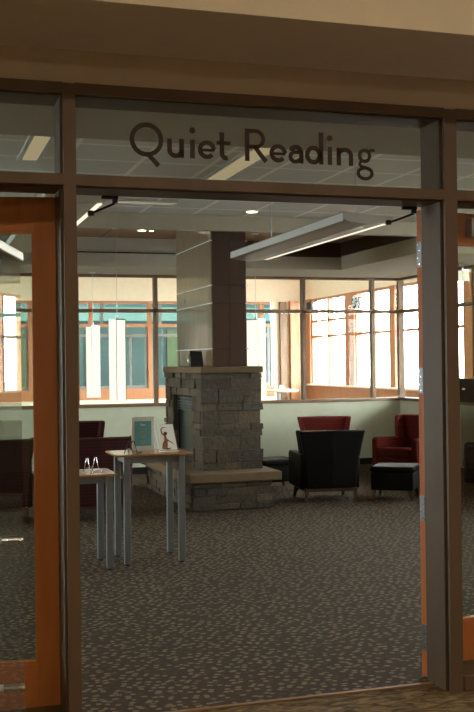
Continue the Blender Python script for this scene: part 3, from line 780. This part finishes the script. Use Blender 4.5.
ottoman('black leather ottoman half hidden behind the fireplace hearth', (4.45, 12.75, 0), radians(4))

# ================================================================== HANGING LANTERNS
def lantern(label, x, y, zc, rz, z0=1.157, z1=2.19, w=.095):
    t = thing('pendant_lantern', label, 'pendant lamp', (x, y, z0), rz, 'tall white pendant lanterns')
    H = z1 - z0
    B(-w, w, -w, w, .006, H - .006).build('shade', M['lens'], t, .004)
    m = MB()
    for sx in (-1, 1):
        for sy in (-1, 1): m.box(sx * w - .004, sx * w + .004, sy * w - .004, sy * w + .004, 0, H)
    m.build('corner_edge', M['fixture'], t)
    m = MB(); m.box(-w - .004, w + .004, -w - .004, w + .004, H - .006, H + .012); m.tube([(0, 0, H + .01), (0, 0, H + .06)], .012, 12); m.build('cap', M['metal'], t)
    MB().tube([(0, 0, H + .05), (0, 0, zc - z0 - .012)], .003, 6).build('cable', M['metal'], t)
    MB().lathe([(.05, -.012), (.05, 0)], 16, (0, 0, zc - z0)).build('canopy', M['fixture'], t)
    return t
lantern('leftmost and smallest-looking of the tall white lanterns, by the partition', 2.487, 14.98, 2.97, radians(24), 1.157, 2.185, .07)
lantern('tall white lantern hanging just left of the fireplace column', 2.465, 13.0, 3.36, radians(28), 1.166, 2.2, .073)
lantern('tall white lantern hanging just right of the fireplace column', 4.375, 13.2, 3.36, radians(40), 1.157, 2.207, .09)
lantern('white lantern top seen through the right sidelight above the window rail', 7.22, 12.75, 2.97, radians(20), 2.72, 2.87, .06)

# ================================================================== CEILING LIGHTS
def linear_pendant(label, x0, x1, y0, y1, z=2.80):
    t = thing('linear_pendant', label, 'ceiling light', ((x0 + x1) / 2, (y0 + y1) / 2, z))
    w = (x1 - x0) / 2; L = (y1 - y0) / 2
    # shallow tray: upright left and right lenses, curved underside
    pr = [(-w, .085), (-w, .02), (-w * .75, .0), (0, -.015), (w * .75, .0), (w, .02), (w, .05), (w - .012, .05), (w - .012, .03), (0, .012), (-w + .012, .03), (-w + .012, .085)]
    MB().prism([(x, -L, zz) for x, zz in pr], (0, 2 * L, 0)).build('tray', M['tray'], t)
    B(-w - .006, -w - .001, -L, L, .010, .074).build('side_lens', M['fixture'], t)
    for yy in (-L - .008, L): MB().prism([(x, yy, zz) for x, zz in pr[:7]], (0, .008, 0)).build('end_cap', M['fixture'], t)
    B(w * .72, w * .90, -L + .05, L - .05, -.004, .0).build('lit_slot', M['tube'], t)
    for yy in (-L + .25, L - .75):
        MB().tube([(0, yy, .012), (0, yy, 3.33 - z)], .003, 6).build('suspension_cable', M['metal'], t)
    return t
linear_pendant('long white linear pendant running across the doorway towards the column', 3.41, 3.85, 7.95, 11.15, 2.80)
linear_pendant('white linear pendant mostly hidden behind the left door post', .93, 1.375, 7.6, 11.0, 2.835)
def recessed(label, x0, x1, y0, y1, z=3.33):
    t = thing('recessed_strip_light', label, 'ceiling light', ((x0 + x1) / 2, (y0 + y1) / 2, z - .02))
    w, L = (x1 - x0) / 2, (y1 - y0) / 2
    m = MB(); m.box(-w - .03, w + .03, -L - .03, -L, 0, .019); m.box(-w - .03, w + .03, L, L + .03, 0, .019); m.box(-w - .03, -w, -L, L, 0, .019); m.box(w, w + .03, -L, L, 0, .019)
    m.build('trim_frame', M['fixture'], t)
    B(-w, w, -L, L, .006, .014).build('lens', M['strip'], t)
    return t
recessed('warm lit strip light seen behind the word Reading in the transom', 2.56, 2.74, 7.6, 9.3)
recessed('lit strip light just under the door head, left of centre', 2.02, 2.62, 10.56, 10.66)
recessed('pale strip light seen through the left transom glass', .86, .98, 7.0, 8.6)
def downlight(label, x, y, z, r=.06):
    t = thing('downlight', label, 'ceiling light', (x, y, z))
    m = MB(); n = 24
    m.lathe([(r + .02, -.006), (r + .02, -.0005)], n); m.build('trim_ring', M['fixture'], t)
    MB().lathe([(r, -.010), (r, -.0065)], n).build('lit_lens', M['bulb'], t)
    return t
downlight('round downlight in the tiled ceiling above the column', 3.63, 11.05, 3.33)
downlight('brighter left downlight of the pair in the brown ceiling recess', 2.83, 13.15, 3.36, .05)
downlight('dimmer right downlight of the pair in the brown ceiling recess', 2.96, 13.17, 3.36, .025)

# ================================================================== LOBBY THINGS
def spot(label, x, y, z):
    t = thing('wall_spotlight', label, 'spotlight', (x, y, z))
    MB().lathe([(.09, -.13), (.11, -.10), (.11, .10), (.07, .13)], 18).build('housing', M['black_plastic'], t, smooth=False)
    MB().tube([(0, 0, .06), (.16, 0, .16), (10.37 - x, 0, .16)], .015, 8).build('bracket', M['black_metal'], t)
    return t
spot('black spotlight on the far east wall, left of the two', 10.12, 25.9, 3.10)
spot('black spotlight on the far east wall, right of the two', 10.12, 22.9, 3.03)
t = thing('round_table', 'low round beige table in the lobby beyond the partition glass', 'table', (8.6, 24.2, 0))
MB().lathe([(.46, .90), (.48, .92), (.48, .95), (.46, .96)], 32).build('tabletop', M['tabletop_beige'], t)
MB().lathe([(.05, .02), (.05, .90)], 16).build('pedestal', M['metal'], t)
MB().lathe([(.28, 0), (.27, .02)], 24).build('base', M['metal'], t)
t = thing('tissue_box', 'small white box on the round lobby table', 'box', (8.62, 24.1, .961))
B(-.06, .06, -.05, .05, 0, .09).build('carton', M['white_paper'], t, .004); B(-.02, .02, -.01, .01, .09, .11).build('tissue', M['white_paper'], t)
t = thing('wall_cabinet', 'dark brown wooden box with a silver plate on the right partition sill', 'cabinet', (7.44, 12.98, 1.052))
B(-.10, .05, -.36, .36, 0, .33).build('body', M['matte_brown'], t, .004); B(-.106, -.10, -.06, .02, .17, .20).build('silver_plate', M['chrome'], t)

# ================================================================== LIGHT
world = bpy.data.worlds.new('overcast_sky'); scene.world = world; world.use_nodes = True
nt = world.node_tree; nt.nodes.clear()
o = nt.nodes.new('ShaderNodeOutputWorld'); bg = nt.nodes.new('ShaderNodeBackground')
tc = nt.nodes.new('ShaderNodeTexCoord'); sp = nt.nodes.new('ShaderNodeSeparateXYZ'); rp = nt.nodes.new('ShaderNodeValToRGB')
nt.links.new(tc.outputs['Generated'], sp.inputs[0]); nt.links.new(sp.outputs['Z'], rp.inputs['Fac'])
rp.color_ramp.elements[0].position = 0; rp.color_ramp.elements[0].color = (1, .98, .94, 1)
rp.color_ramp.elements[1].position = .6; rp.color_ramp.elements[1].color = (.94, .96, 1, 1)
nt.links.new(rp.outputs[0], bg.inputs[0]); mr = nt.nodes.new('ShaderNodeMapRange'); mr.interpolation_type = 'SMOOTHSTEP'
mr.inputs['From Min'].default_value = -.25; mr.inputs['From Max'].default_value = .6; mr.inputs['To Min'].default_value = 12; mr.inputs['To Max'].default_value = 44
nt.links.new(sp.outputs['X'], mr.inputs['Value']); nt.links.new(mr.outputs[0], bg.inputs['Strength'])
nt.links.new(bg.outputs[0], o.inputs[0])
def area(name, loc, rot, sx, sy, power=0, col=(1, 1, 1), portal=False):
    l = bpy.data.lights.new(name, 'AREA'); l.shape = 'RECTANGLE'; l.size = sx; l.size_y = sy; l.energy = power; l.color = col
    if portal: l.cycles.is_portal = True
    ob = bpy.data.objects.new(name, l); COL.objects.link(ob); ob.location = loc; ob.rotation_euler = rot; return ob
# window portals (guide the sky light only)
area('east_window_portal', (XE + .25, 16, 2.2), (0, radians(90), 0), 2.6, 22, portal=True)
area('west_window_portal', (-4.25, 12.9, 1.85), (0, radians(-90), 0), 2.2, 4.4, portal=True)
area('north_window_portal', (3, YN + .3, 2.1), (radians(-90), 0, 0), 14, 2.8, portal=True)
# unseen warm lamps added to light the hall side and the open doors
for k, (x, y) in enumerate(((-1.8, 1.3), (2.2, 1.3), (6.2, 1.3), (-2.2, -4.9), (0.2, -4.9), (2.6, -4.9), (5.0, -4.9), (7.0, -4.9))):
    t = thing('hall_fill_lamp', 'unseen warm long lamp added under the hall ceiling to light the near side of the doorway', 'ceiling light', (x, y, 3.98), 0, 'unseen warm lamps added under the hall ceiling')
    B(-.6, .6, -.18, .18, 0, .018).build('housing', M['fixture'], t)
    B(-.56, .56, -.14, .14, -.006, -.001).build('lens', M['hall_fill'], t)

# ================================================================== CAMERA
F, TH, P, RL = 1042.85, .30158248, .00553083, -.01185595
fw = Vector((sin(TH) * cos(P), cos(TH) * cos(P), sin(P))); rt = Vector((cos(TH), -sin(TH), 0)); up = rt.cross(fw)
r2 = rt * cos(RL) + up * sin(RL); u2 = -rt * sin(RL) + up * cos(RL)
cam = bpy.data.cameras.new('camera'); co = bpy.data.objects.new('camera', cam); COL.objects.link(co)
cam.sensor_fit = 'VERTICAL'; cam.sensor_height = 36; cam.lens = F / 712 * 36; cam.clip_start = .05; cam.clip_end = 500
mw = Matrix((r2, u2, -fw)).transposed().to_4x4(); mw.translation = Vector((0, 0, 1.653)); co.matrix_world = mw
scene.camera = co
